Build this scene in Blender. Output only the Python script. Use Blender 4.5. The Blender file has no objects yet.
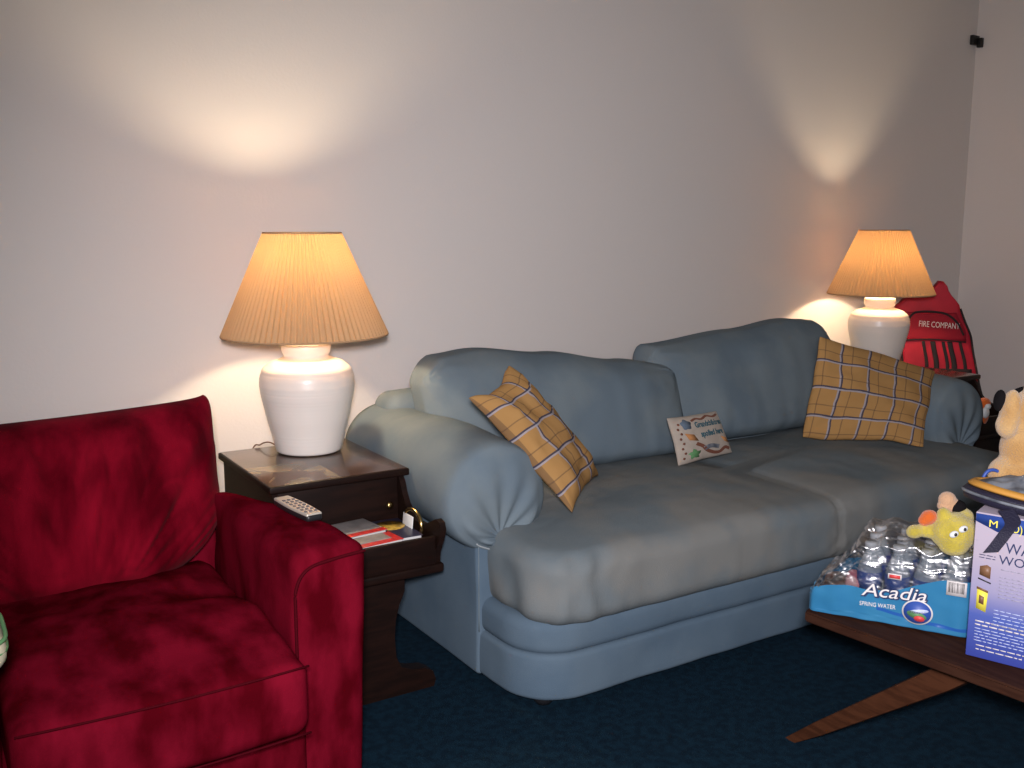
import bpy, bmesh, math, random
from mathutils import Vector, Matrix, noise, Euler
from math import sin, cos, pi, sqrt, radians, atan2, exp
random.seed(7)
S = bpy.context.scene
COL = S.collection
# ------------------------------------------------------------------ camera
PITCH, YAW, CAMH = radians(9.16), radians(32.07), 1.35
cd = bpy.data.cameras.new('camera'); cam = bpy.data.objects.new('camera', cd); COL.objects.link(cam)
cd.sensor_width = 36; cd.lens = 980 / 1024 * 36; cd.clip_start = .02
cam.location = (0, 0, CAMH); cam.rotation_euler = (pi/2 - PITCH, 0, -YAW)
S.camera = cam
# ------------------------------------------------------------------ world, light, exposure
w = bpy.data.worlds.new('world'); S.world = w; w.use_nodes = True
w.node_tree.nodes['Background'].inputs[0].default_value = (.55, .65, .9, 1)
w.node_tree.nodes['Background'].inputs[1].default_value = 1.0
S.view_settings.view_transform = 'Standard'; S.view_settings.look = 'None'
S.view_settings.gamma = 1; S.view_settings.exposure = 0.0; S.view_settings.use_curve_mapping = False
def area_light(name, loc, target, sx, sy, power, colour):
    l = bpy.data.lights.new(name, 'AREA'); l.shape = 'RECTANGLE'; l.size = sx; l.size_y = sy
    l.energy = power; l.color = colour
    o = bpy.data.objects.new(name, l); COL.objects.link(o); o.location = loc
    o.rotation_euler = (Vector(target) - Vector(loc)).to_track_quat('-Z', 'Y').to_euler()
    return o
# the camera's own flash: a soft cone that falls off towards the top and the right
fl = bpy.data.lights.new('camera_flash', 'SPOT'); fl.energy = 375; fl.color = (1, .94, .99); fl.spot_size = radians(98); fl.spot_blend = 1; fl.shadow_soft_size = .07
fo = bpy.data.objects.new('camera_flash', fl); COL.objects.link(fo); fo.location = (-.03, -.06, 1.47)
fo.rotation_euler = (Matrix.Rotation(-YAW, 4, 'Z') @ Matrix.Rotation(pi/2 - PITCH, 4, 'X') @ Vector(((650 - 512) / 980, (384 - 520) / 980, -1))).to_track_quat('-Z', 'Y').to_euler()
area_light('added_fill', (-.35, -.72, 1.62), (1.0, 3.2, 1.1), .9, .9, 16, (.84, .92, 1))  # added soft cool fill behind the camera; no window is built there
BULB = 520
# ------------------------------------------------------------------ materials
def mat(name, col, rough=.6, metal=0, spec=.5, var=0, vscale=8, bump=0, bscale=60, sheen=0, coat=0, col2=None, stretch=(1,1,1), fac=(.4,.6)):
    m = bpy.data.materials.new(name); m.use_nodes = True
    nt = m.node_tree; b = nt.nodes['Principled BSDF']
    b.inputs['Base Color'].default_value = (*col, 1); b.inputs['Roughness'].default_value = rough
    b.inputs['Metallic'].default_value = metal; b.inputs['Specular IOR Level'].default_value = spec
    b.inputs['Sheen Weight'].default_value = sheen; b.inputs['Coat Weight'].default_value = coat
    if var or col2 or bump:
        tc = nt.nodes.new('ShaderNodeTexCoord'); mp = nt.nodes.new('ShaderNodeMapping')
        mp.inputs['Scale'].default_value = stretch
        nt.links.new(tc.outputs['Object'], mp.inputs['Vector'])
    if var or col2:
        n = nt.nodes.new('ShaderNodeTexNoise'); n.inputs['Scale'].default_value = vscale; n.inputs['Detail'].default_value = 4
        nt.links.new(mp.outputs[0], n.inputs['Vector'])
        r = nt.nodes.new('ShaderNodeValToRGB')
        r.color_ramp.elements[0].position = fac[0]; r.color_ramp.elements[1].position = fac[1]
        c2 = col2 or tuple(min(1, c * (1 + var)) for c in col); c1 = col if col2 else tuple(c * (1 - var) for c in col)
        r.color_ramp.elements[0].color = (*c1, 1); r.color_ramp.elements[1].color = (*c2, 1)
        nt.links.new(n.outputs['Fac'], r.inputs[0]); nt.links.new(r.outputs[0], b.inputs['Base Color'])
    if bump:
        n2 = nt.nodes.new('ShaderNodeTexNoise'); n2.inputs['Scale'].default_value = bscale; n2.inputs['Detail'].default_value = 3
        nt.links.new(tc.outputs['Object'], n2.inputs['Vector'])
        bp = nt.nodes.new('ShaderNodeBump'); bp.inputs['Strength'].default_value = bump; bp.inputs['Distance'].default_value = .004
        nt.links.new(n2.outputs['Fac'], bp.inputs['Height']); nt.links.new(bp.outputs[0], b.inputs['Normal'])
    return m
M = {}
M['wall'] = mat('painted_wall', (.74, .695, .655), .75, spec=.25, bump=.15, bscale=90)
M['ceil'] = mat('ceiling_paint', (.45, .43, .4), .9, bump=.3, bscale=120)
M['carpet'] = mat('navy_carpet', (.003, .0135, .026), 1, spec=.1, bump=1, bscale=380, col2=(.005, .022, .040), vscale=40)
M['suede'] = mat('red_suede', (.060, .0012, .004), 1, spec=.0, col2=(.150, .004, .014), vscale=13, bump=.25, bscale=260, sheen=0, stretch=(1, .6, .45), fac=(.36, .62))
M['suede_folds'] = mat('red_suede_gathered', (.075, .001, .005), 1, spec=.0, col2=(.21, .004, .015), vscale=10, bump=.25, bscale=260, sheen=.02, stretch=(1, 1, .22), fac=(.36, .68))
M['piping_red'] = mat('red_piping', (.05, .001, .004), .8, spec=.05)
M['denim'] = mat('blue_slipcover', (.132, .175, .208), .95, spec=.1, col2=(.165, .205, .225), vscale=5, bump=.35, bscale=420)
M['denim_worn'] = mat('worn_blue_slipcover', (.148, .180, .195), .95, spec=.1, col2=(.205, .210, .198), vscale=3.5, bump=.35, bscale=420)
M['denim_base'] = mat('blue_base_cover', (.092, .138, .185), .95, spec=.1, col2=(.112, .160, .205), vscale=4, bump=.3, bscale=420)
M['wood'] = mat('dark_walnut', (.0075, .0028, .0018), .5, spec=.2, col2=(.0125, .0045, .0028), vscale=9, stretch=(1, 6, 6))
M['wood_leg'] = mat('red_brown_wood', (.042, .014, .006), .6, spec=.15, col2=(.066, .023, .010), vscale=10, stretch=(8, 1, 8))
M['wood_top'] = mat('brown_table_wood', (.030, .0115, .007), .75, spec=.06, col2=(.042, .017, .010), vscale=9, stretch=(8, 1, 8))
M['ceramic'] = mat('white_glazed_ceramic', (.80, .74, .67), .35, coat=.2, bump=.08, bscale=20)
M['brass'] = mat('brass', (.62, .44, .18), .25, metal=1)
M['black'] = mat('black_plastic', (.012, .012, .014), .4)
M['dark_metal'] = mat('dark_metal', (.03, .028, .025), .4, metal=.6)
M['silver'] = mat('silver_plastic', (.58, .54, .46), .3, metal=.35)
M['grey_btn'] = mat('grey_rubber', (.12, .12, .13), .6)
M['white'] = mat('white_card', (.8, .8, .78), .6)
M['paper_grey'] = mat('grey_cover', (.30, .28, .27), .35, var=.15, vscale=30)
M['paper_red'] = mat('red_cover', (.62, .03, .03), .35)
M['paper_purple'] = mat('dark_purple_cover', (.03, .028, .06), .3)
M['gold'] = mat('gold_print', (.55, .33, .05), .35, var=.3, vscale=60)
M['pages'] = mat('page_edges', (.62, .62, .6), .8)
M['tent_red'] = mat('bright_red_nylon', (.42, .012, .03), .6, spec=.3, var=.15, vscale=5)
M['tent_dark'] = mat('black_piping', (.012, .006, .008), .7)
M['tent_panel'] = mat('crimson_nylon', (.30, .011, .025), .7, spec=.2)
M['print_white'] = mat('white_print', (.72, .68, .66), .6)
M['plush_yellow'] = mat('yellow_plush', (.50, .40, .055), 1, spec=.1, bump=1, bscale=300, sheen=.5, var=.12, vscale=30)
M['plush_orange'] = mat('orange_plush', (.60, .12, .02), 1, spec=.1, sheen=.4, bump=.8, bscale=300)
M['plush_peach'] = mat('peach_plush', (.55, .33, .19), 1, spec=.1, sheen=.4, bump=.8, bscale=300)
M['plush_tan'] = mat('tan_plush', (.48, .27, .095), 1, spec=.1, sheen=.6, bump=1, bscale=260, col2=(.58, .37, .16), vscale=14)
M['plush_black'] = mat('black_plush', (.008, .007, .008), 1, spec=.1, bump=.4, bscale=200)
M['eye_white'] = mat('white_felt', (.7, .72, .72), .5)
M['navy_nylon'] = mat('navy_nylon', (.012, .011, .03), .6, bump=.4, bscale=300)
M['hat_orange'] = mat('orange_band_cloth', (.52, .25, .04), .7)
M['hat_grey'] = mat('grey_lining', (.22, .24, .27), .6, col2=(.06, .07, .09), vscale=18)
M['text_navy'] = mat('navy_print', (.015, .03, .10), .5)
M['text_blue'] = mat('blue_print', (.03, .08, .35), .5)
M['text_pale'] = mat('pale_blue_print', (.55, .62, .85), .5)
M['text_grey'] = mat('grey_print', (.38, .36, .45), .6)
M['yellow_print'] = mat('yellow_print', (.85, .75, .08), .5)
M['brown_print'] = mat('brown_print', (.20, .10, .05), .5)
M['red_print'] = mat('red_print', (.65, .06, .06), .5)
M['green_print'] = mat('green_print', (.10, .25, .10), .6)
M['teal_text'] = mat('teal_stitching', (.03, .10, .13), .8)
M['pillow_cream'] = mat('cream_canvas', (.42, .36, .30), .9, bump=.5, bscale=500, var=.06, vscale=20)
M['stitch_blue'] = mat('blue_stitching', (.11, .15, .2), .9)
M['stitch_orange'] = mat('orange_stitching', (.45, .20, .07), .9)
M['stitch_brown'] = mat('brown_stitching', (.17, .06, .035), .9)
M['cap_blue'] = mat('bottle_cap_blue', (.75, .8, .85), .35)
M['cord'] = mat('pale_cord', (.30, .33, .34), .7)
M['pink'] = mat('pink_foil', (.75, .16, .25), .3, col2=(.8, .45, .45), vscale=25)
M['brownbag'] = mat('brown_snack_bag', (.40, .17, .09), .35, col2=(.3, .25, .2), vscale=18)
M['stripe_cream'] = mat('cream_cloth', (.5, .46, .32), .9)

def N(nt, typ, **kw):
    n = nt.nodes.new(typ)
    for k, v in kw.items(): setattr(n, k, v)
    return n
def math_node(nt, op, a, b=None, c=None):
    n = nt.nodes.new('ShaderNodeMath'); n.operation = op
    for i, x in enumerate((a, b, c)):
        if x is None: continue
        if isinstance(x, (int, float)): n.inputs[i].default_value = x
        else: nt.links.new(x, n.inputs[i])
    return n.outputs[0]
def mixc(nt, f, a, b):
    n = nt.nodes.new('ShaderNodeMix'); n.data_type = 'RGBA'
    nt.links.new(f, n.inputs[0])
    for i, x in ((6, a), (7, b)):
        if isinstance(x, tuple): n.inputs[i].default_value = (*x, 1)
        else: nt.links.new(x, n.inputs[i])
    return n.outputs[2]
def band(nt, x, lo, hi):   # 1 inside lo..hi
    return math_node(nt, 'MULTIPLY', math_node(nt, 'GREATER_THAN', x, lo), math_node(nt, 'LESS_THAN', x, hi))

def plaid(name, nu, nv, ou, ov):
    m = bpy.data.materials.new(name); m.use_nodes = True; nt = m.node_tree; b = nt.nodes['Principled BSDF']
    b.inputs['Roughness'].default_value = .95; b.inputs['Specular IOR Level'].default_value = .1
    uv = N(nt, 'ShaderNodeUVMap'); sp = N(nt, 'ShaderNodeSeparateXYZ'); nt.links.new(uv.outputs[0], sp.inputs[0])
    nz = N(nt, 'ShaderNodeTexNoise'); nz.inputs['Scale'].default_value = 6; nt.links.new(uv.outputs[0], nz.inputs['Vector'])
    col = mixc(nt, nz.outputs['Fac'], (.35, .19, .065), (.41, .235, .088))
    for ax, n, off in ((0, nu, ou), (1, nv, ov)):
        f = math_node(nt, 'FRACT', math_node(nt, 'ADD', math_node(nt, 'MULTIPLY', sp.outputs[ax], n), off))
        col = mixc(nt, math_node(nt, 'MULTIPLY', band(nt, f, .45, .49), .5), col, (.08, .05, .04))
        col = mixc(nt, math_node(nt, 'MULTIPLY', band(nt, f, .035, .09), .8), col, (.33, .32, .36))
        col = mixc(nt, math_node(nt, 'MULTIPLY', band(nt, f, .09, .145), .9), col, (.035, .04, .075))
    nt.links.new(col, b.inputs['Base Color'])
    n2 = N(nt, 'ShaderNodeTexNoise'); n2.inputs['Scale'].default_value = 300
    bp = N(nt, 'ShaderNodeBump'); bp.inputs['Strength'].default_value = .3; bp.inputs['Distance'].default_value = .003
    nt.links.new(n2.outputs['Fac'], bp.inputs['Height']); nt.links.new(bp.outputs[0], b.inputs['Normal'])
    return m
M['plaid'] = plaid('tan_plaid', 4.4, 3.7, .25, .3)
M['plaid2'] = plaid('tan_plaid_steep', 2.6, 4.4, .45, .45)

def shade_mat():
    m = bpy.data.materials.new('pleated_shade_cloth'); m.use_nodes = True; nt = m.node_tree
    b = nt.nodes['Principled BSDF']; out = nt.nodes['Material Output']
    b.inputs['Base Color'].default_value = (.42, .28, .16, 1); b.inputs['Roughness'].default_value = .9; b.inputs['Specular IOR Level'].default_value = .1
    t = N(nt, 'ShaderNodeBsdfTranslucent'); t.inputs[0].default_value = (.86, .46, .16, 1)
    mx = N(nt, 'ShaderNodeMixShader'); mx.inputs[0].default_value = .078
    nt.links.new(b.outputs[0], mx.inputs[1]); nt.links.new(t.outputs[0], mx.inputs[2]); nt.links.new(mx.outputs[0], out.inputs[0])
    return m
M['shade'] = shade_mat()
def emis(name, col, s):
    m = bpy.data.materials.new(name); m.use_nodes = True; b = m.node_tree.nodes['Principled BSDF']
    b.inputs['Emission Color'].default_value = (*col, 1); b.inputs['Emission Strength'].default_value = s
    return m
M['bulb'] = emis('lit_bulb', (1, .78, .52), BULB)

def veneer():
    m = bpy.data.materials.new('matched_burl_top'); m.use_nodes = True; nt = m.node_tree; b = nt.nodes['Principled BSDF']
    b.inputs['Roughness'].default_value = .2; b.inputs['Coat Weight'].default_value = .15
    tc = N(nt, 'ShaderNodeTexCoord'); sp = N(nt, 'ShaderNodeSeparateXYZ'); nt.links.new(tc.outputs['Object'], sp.inputs[0])
    n = N(nt, 'ShaderNodeTexNoise'); n.inputs['Scale'].default_value = 7; n.inputs['Detail'].default_value = 5; n.inputs['Distortion'].default_value = 1.6
    nt.links.new(tc.outputs['Object'], n.inputs['Vector'])
    r = N(nt, 'ShaderNodeValToRGB'); e = r.color_ramp.elements
    e[0].position = .45; e[0].color = (.06, .028, .017, 1); e[1].position = .60; e[1].color = (.17, .125, .07, 1)
    nt.links.new(n.outputs['Fac'], r.inputs[0])
    # quarters: front-left and back-right show the pale burl
    q = math_node(nt, 'MULTIPLY', sp.outputs[0], sp.outputs[1])
    f = math_node(nt, 'GREATER_THAN', q, 0.0)
    c = mixc(nt, f, (.05, .022, .014), r.outputs[0])
    nt.links.new(c, b.inputs['Base Color'])
    return m
M['veneer'] = veneer()
# ------------------------------------------------------------------ helpers
def tag(o, label, cat, group=None, kind=None):
    if label: o['label'] = label
    if cat: o['category'] = cat
    if group: o['group'] = group
    if kind: o['kind'] = kind
    return o
def root_loc(o):
    v = Vector((0, 0, 0))
    while o: v += o.location; o = o.parent
    return v
def obj(name, bm, m, parent=None, smooth=True, base=None, sharp=None):
    """bm in world coordinates; linked as one mesh object"""
    off = root_loc(parent) if parent else Vector(base or (0, 0, 0))
    bmesh.ops.translate(bm, verts=bm.verts, vec=-off)
    bmesh.ops.recalc_face_normals(bm, faces=bm.faces)
    me = bpy.data.meshes.new(name); bm.to_mesh(me); bm.free()
    for p in me.polygons: p.use_smooth = smooth
    if sharp: 
        try: me.set_sharp_from_angle(angle=radians(sharp))
        except Exception: pass
    me.materials.append(M[m] if isinstance(m, str) else m)
    o = bpy.data.objects.new(name, me); COL.objects.link(o)
    if parent: o.parent = parent
    elif base: o.location = base
    return o
def thing(name, loc, label, cat, group=None):
    o = bpy.data.objects.new(name, None); COL.objects.link(o); o.location = loc; o.empty_display_size = .1
    return tag(o, label, cat, group)
def copy_tree(o, parent=None):
    c = o.copy(); COL.objects.link(c); c.parent = parent
    for ch in list(o.children): copy_tree(ch, c)
    return c
def axis_pts(h, r, step, k=4):
    pts = [-h + r * (1 - cos(i / k * pi / 2)) if False else -h + r * i / k for i in range(k)]
    L = 2 * (h - r); n = max(1, int(round(L / step)))
    pts += [-h + r + L * i / n for i in range(n + 1)]
    pts += [h - r + r * i / k for i in range(1, k + 1)]
    return pts
def softbox(half, r, step=.03, fn=None, xf=None, bm=None, k=4):
    """rounded box, finely gridded, deformed by fn(local point)->point, then moved by xf"""
    bm = bm or bmesh.new(); hx, hy, hz = half; r = min(r, hx * .999, hy * .999, hz * .999)
    A = [axis_pts(h, r, step, k) for h in half]; cache = {}
    def V(p):
        key = (round(p[0], 5), round(p[1], 5), round(p[2], 5))
        v = cache.get(key)
        if v is None:
            inner = Vector([max(-(half[i] - r), min(half[i] - r, p[i])) for i in range(3)])
            d = Vector(p) - inner
            q = inner + (d.normalized() * r if d.length > 1e-9 else d)
            if fn: q = fn(q)
            if xf is not None: q = xf @ q
            v = bm.verts.new(q); cache[key] = v
        return v
    for ax in range(3):
        a, b = [(1, 2), (2, 0), (0, 1)][ax]
        for s in (-1, 1):
            for i in range(len(A[a]) - 1):
                for j in range(len(A[b]) - 1):
                    def P(ii, jj):
                        p = [0, 0, 0]; p[ax] = s * half[ax]; p[a] = A[a][ii]; p[b] = A[b][jj]; return V(p)
                    q = [P(i, j), P(i + 1, j), P(i + 1, j + 1), P(i, j + 1)]
                    try: bm.faces.new(q if s > 0 else q[::-1])
                    except ValueError: pass
    return bm
def T(x, y, z): return Matrix.Translation((x, y, z))
def RZ(a): return Matrix.Rotation(a, 4, 'Z')
def RX(a): return Matrix.Rotation(a, 4, 'X')
def RY(a): return Matrix.Rotation(a, 4, 'Y')
def box(x0, x1, y0, y1, z0, z1, r=.004, bm=None, xf=None, k=2):
    m = T((x0 + x1) / 2, (y0 + y1) / 2, (z0 + z1) / 2)
    if xf is not None: m = xf @ m
    return softbox(((x1 - x0) / 2, (y1 - y0) / 2, (z1 - z0) / 2), r, 10, xf=m, bm=bm, k=k)
def lathe(profile, c, seg=48, bm=None, fn=None):
    bm = bm or bmesh.new(); rings = []
    for r, z in profile:
        ring = []
        for i in range(seg):
            a = 2 * pi * i / seg; rr = fn(r, z, a) if fn else r
            ring.append(bm.verts.new((c[0] + rr * cos(a), c[1] + rr * sin(a), c[2] + z)))
        rings.append(ring)
    for a, b in zip(rings, rings[1:]):
        for i in range(seg):
            bm.faces.new((a[i], a[(i + 1) % seg], b[(i + 1) % seg], b[i]))
    return bm, rings
def cap(bm, ring): bm.faces.new(ring)
def solid_lathe(profile, c, seg=32, bm=None):
    bm, r = lathe(profile, c, seg, bm); cap(bm, r[0]); cap(bm, r[-1]); return bm
def tube(pts, rad, seg=8, bm=None, closed=False):
    bm = bm or bmesh.new(); pts = [Vector(p) for p in pts]; rings = []; up = Vector((0, 0, 1)); n = len(pts)
    for i, p in enumerate(pts):
        if closed: t = pts[(i + 1) % n] - pts[i - 1]
        else: t = pts[min(i + 1, n - 1)] - pts[max(i - 1, 0)]
        t.normalize(); u = t.cross(up)
        if u.length < .05: u = t.cross(Vector((1, 0, 0)))
        u.normalize(); v = u.cross(t); rr = rad[i] if isinstance(rad, (list, tuple)) else rad
        rings.append([bm.verts.new(p + (u * cos(2 * pi * k / seg) + v * sin(2 * pi * k / seg)) * rr) for k in range(seg)])
    for i in range(n if closed else n - 1):
        a, b = rings[i], rings[(i + 1) % n]
        for k in range(seg): bm.faces.new((a[k], a[(k + 1) % seg], b[(k + 1) % seg], b[k]))
    if not closed: bm.faces.new(rings[0]); bm.faces.new(rings[-1])
    return bm
def smooth_path(pts, n=8):
    pts = [Vector(p) for p in pts]; out = []
    P = [pts[0] * 2 - pts[1]] + pts + [pts[-1] * 2 - pts[-2]]
    for i in range(1, len(P) - 2):
        for k in range(n):
            t = k / n; a, b, c, d = P[i - 1:i + 3]
            out.append(.5 * ((2 * b) + (c - a) * t + (2 * a - 5 * b + 4 * c - d) * t * t + (3 * b - a - 3 * c + d) * t ** 3))
    out.append(pts[-1]); return out
def prism(poly, fr, depth, bm=None, nd=1):
    """poly in (u,v); fr(u,v,w)->world; extruded 0..depth"""
    bm = bm or bmesh.new(); a = [bm.verts.new(fr(u, v, 0)) for u, v in poly]; b = [bm.verts.new(fr(u, v, depth)) for u, v in poly]
    fa = bm.faces.new(a); fb = bm.faces.new(b[::-1]); n = len(poly)
    for i in range(n): bm.faces.new((a[i], b[i], b[(i + 1) % n], a[(i + 1) % n]))
    fa.normal_update(); fb.normal_update()
    bmesh.ops.triangulate(bm, faces=[fa, fb], ngon_method='EAR_CLIP')
    return bm
def blobs(items, voxel=.004, smooth=6):
    """ellipsoids (centre, radii, euler) fused into one continuous skin"""
    bm = bmesh.new()
    for it in items:
        c, r = it[0], it[1]; e = it[2] if len(it) > 2 else (0, 0, 0)
        if isinstance(r, (int, float)): r = (r, r, r)
        mt = T(*c) @ Euler(e).to_matrix().to_4x4() @ Matrix.Diagonal((*r, 1))
        bmesh.ops.create_icosphere(bm, subdivisions=3, radius=1, matrix=mt)
    me = bpy.data.meshes.new('tmp'); bm.to_mesh(me); bm.free()
    o = bpy.data.objects.new('tmp', me); COL.objects.link(o)
    rm = o.modifiers.new('r', 'REMESH'); rm.mode = 'VOXEL'; rm.voxel_size = voxel
    sm = o.modifiers.new('s', 'SMOOTH'); sm.iterations = smooth; sm.factor = .6
    dg = bpy.context.evaluated_depsgraph_get(); e = o.evaluated_get(dg); m2 = bpy.data.meshes.new_from_object(e)
    out = bmesh.new(); out.from_mesh(m2)
    bpy.data.objects.remove(o); bpy.data.meshes.remove(me); bpy.data.meshes.remove(m2)
    return out
def text_bm(s, height, depth=.001, offset=0, shear=0, width=None, spacing=1):
    """text as a mesh in the xy plane, starting at x=0, baseline y=0; height = cap height"""
    cu = bpy.data.curves.new('t', 'FONT'); cu.body = s; cu.size = height / .72; cu.extrude = depth / 2; cu.offset = offset
    cu.shear = shear; cu.space_character = spacing; cu.resolution_u = 3
    o = bpy.data.objects.new('t', cu); COL.objects.link(o)
    dg = bpy.context.evaluated_depsgraph_get(); m2 = bpy.data.meshes.new_from_object(o.evaluated_get(dg))
    bm = bmesh.new(); bm.from_mesh(m2); bpy.data.objects.remove(o); bpy.data.curves.remove(cu); bpy.data.meshes.remove(m2)
    xs = [v.co.x for v in bm.verts]; x0, x1 = min(xs), max(xs)
    for v in bm.verts:
        v.co.x -= x0
        if width: v.co.x *= width / (x1 - x0)
    return bm
def map_bm(bm, fn):
    for v in bm.verts: v.co = fn(v.co)
    return bm
def nz(p, s, seed=0): return noise.noise(Vector(p) * s + Vector((seed * 7.3, seed * 3.1, seed)))

def puck(x0, x1, y0, y1, R, profile, fn=None, step=.03):
    """rounded-corner slab: profile is a list of (inset, z) from the bottom up and over the top"""
    bm = bmesh.new(); cx, cy, hx, hy = (x0 + x1) / 2, (y0 + y1) / 2, (x1 - x0) / 2, (y1 - y0) / 2
    nx, ny, na = int(2 * hx / step), int(2 * hy / step), 12; rings = []
    for ins, z in profile:
        a, b = hx - ins, hy - ins; r = max(R - ins, .003); r = min(r, a * .98, b * .98); pts = []
        for k, (sx, sy) in enumerate(((1, -1), (1, 1), (-1, 1), (-1, -1))):
            for i in range(na + 1):
                t = -pi / 2 + k * pi / 2 + i / na * pi / 2; pts.append((sx * (a - r) + r * cos(t), sy * (b - r) + r * sin(t)))
            nn = ny if k % 2 == 0 else nx; q0 = pts[-1]
            sx2, sy2 = ((1, 1), (-1, 1), (-1, -1), (1, -1))[k]; t = k * pi / 2; q1 = (sx2 * (a - r) + r * cos(t), sy2 * (b - r) + r * sin(t))
            for i in range(1, nn): pts.append((q0[0] + (q1[0] - q0[0]) * i / nn, q0[1] + (q1[1] - q0[1]) * i / nn))
        ring = []
        for x, y in pts:
            p = Vector((cx + x, cy + y, z)); ring.append(bm.verts.new(fn(p) if fn else p))
        rings.append(ring)
    for a, b in zip(rings, rings[1:]):
        n = len(a)
        for i in range(n): bm.faces.new((a[i], a[(i + 1) % n], b[(i + 1) % n], b[i]))
    bm.faces.new(rings[0][::-1]); bm.faces.new(rings[-1]); return bm
def edge_profile(z0, z1, r, k=5, inner=0, step=.03):
    pr = [(r - r * sin(pi / 2 * i / k), z0 + r - r * cos(pi / 2 * i / k)) for i in range(k + 1)]
    n = max(1, int((z1 - z0 - 2 * r) / .02)); pr += [(0, z0 + r + (z1 - z0 - 2 * r) * i / n) for i in range(1, n)]
    pr += [(r - r * cos(pi / 2 * i / k), z1 - r + r * sin(pi / 2 * i / k)) for i in range(k + 1)]
    x = r
    while x + step < inner: x += step; pr.append((x, z1))
    return pr
# ------------------------------------------------------------------ room shell
PHI = radians(3.66); RM = T(1.1, 3.44, 0) @ RZ(PHI)      # room frame: x along the long wall, y into it
XR, XL, YB, ZC = 4.545, -2.7, -4.6, 2.85
def slab(name, x0, x1, y0, y1, z0, z1, m):
    o = obj(name, box(x0, x1, y0, y1, z0, z1, .001, xf=RM), m, smooth=False); o['kind'] = 'structure'; return o
slab('floor', XL - .1, XR + .1, YB - .1, .1, -.1, 0, 'carpet')
slab('ceiling', XL - .1, XR + .1, YB - .1, .1, ZC, ZC + .1, 'ceil')
slab('wall_back', XL - .1, XR + .1, 0, .1, 0, ZC, 'wall')
slab('wall_right', XR, XR + .1, YB, 0, 0, ZC, 'wall')
slab('wall_left', XL - .1, XL, YB, 0, 0, ZC, 'wall')
slab('wall_front', XL - .1, XR + .1, YB - .1, YB, 0, ZC, 'wall')
# ------------------------------------------------------------------ dark bracket in the corner
br = thing('wall_bracket', (5.58, 3.70, 2.45), 'small dark bracket high up in the right corner of the room', 'bracket')
bx = RM @ T(XR, 0, 0)
obj('plate', box(-.075, -.002, -.022, -.002, 2.42, 2.475, .003, xf=bx), 'dark_metal', br)
obj('hook', box(-.03, -.002, -.05, -.018, 2.405, 2.46, .005, xf=bx), 'dark_metal', br)

# ------------------------------------------------------------------ sofa
sofa = thing('sofa', (2.62, 2.7, 0), 'long slate-blue slipcovered sofa with rolled arms along the wall', 'sofa')
SX0, SX1, SF, SB = 1.38, 3.745, 2.11, 3.20; SC = (SX0 + SX1) / 2
def plan_round(p, cx, hx, yf, R):
    """round the two front vertical corners of a box (world x,y)"""
    for s in (-1, 1):
        dx = s * (p.x - cx) - (hx - R); dy = (yf + R) - p.y
        if dx > 0 and dy > 0:
            L = sqrt(dx * dx + dy * dy); m = max(dx, dy)
            p.x = cx + s * (hx - R + dx * m / L); p.y = yf + R - dy * m / L
    return p
def sofa_slab(z0, z1, grow, r, name, m):
    def fn(p):
        n = nz(p, 5, 2) * .006 + nz(p, 14, 5) * .002
        if p.y < SF + .12: p.y -= n
        if abs(p.x - SC) > 1.1: p.x += n * (1 if p.x > SC else -1)
        return p
    return obj(name, puck(SX0 + .008 - grow, SX1 - .008 + grow, SF - grow, SB, .17, edge_profile(z0, z1, r), fn), m, sofa)
sofa_slab(.022, .160, 0, .016, 'base', 'denim_base')
sofa_slab(.152, .260, -.004, .034, 'base_band', 'denim_base')
# seat cushion: one slipcovered slab with a seam in the middle
CX0, CX1 = 1.415, SX1 - .025
def seat_fn(p):
    cx, hx = (CX0 + CX1) / 2, (CX1 - CX0) / 2; yf = 2.085; u = (p.x - cx) / hx; v = (p.y - 2.53) / .445
    uu = (abs(u) - .5) * 2; f = min(1, max(0, (p.z - .36) / .09)); fr = max(0, 1 - (p.y - yf) / .04)
    fr = 1 if p.y < yf + .02 else max(0, 1 - (p.y - yf - .02) / .05)
    p.z += f * (.034 * max(0, 1 - uu ** 4) * max(0, 1 - v * v) - .012 * max(0, -v) ** 4)
    p.z += f * (.008 * nz((p.x * 2, p.y * 3, 0), 1.5, 1) + .002 * nz((p.x * 3, p.y, 0), 6, 1) + .002 * nz((p.x * 2, p.y * 9, 0), 5, 7))
    seam = exp(-((p.x - 2.60) / .010) ** 2)
    p.z -= f * seam * .006
    pk = exp(-((p.x - 1.50) / .13) ** 2) + .8 * exp(-((p.x - 2.60) / .06) ** 2)
    zz = (p.z - .37) / .1
    p.y += fr * (.004 * nz((p.x * 1.5, 0, p.z), 6, 2) + .002 * nz((p.x * 4, 0, p.z), 6, 4) + seam * .008)
    p.y += fr * pk * .009 * sin((p.x - 1.50) * 95 / (1 + .6 * abs(zz))) * min(1, abs(zz) * 1.5 + .1)
    p.x += (1 if u < 0 else -1) * .008 * nz(p, 12, 3) * (abs(u) > .95)
    return p
obj('seat_cushion', puck(CX0, CX1, 2.085, 2.98, .14, edge_profile(.240, .457, .055, 6, .42, .02), seat_fn, .018), 'denim_worn', sofa)
# back frame
def bf(q):
    p = Vector((q.x + SC, q.y + 3.11, q.z + .44)); p.y += .05 * max(0, q.z) / .3 - .02
    p.z += .012 * nz(p, 3, 4); return p
obj('back_frame', softbox((1.15, .09, .33), .06, .04, bf), 'denim', sofa)
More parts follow.
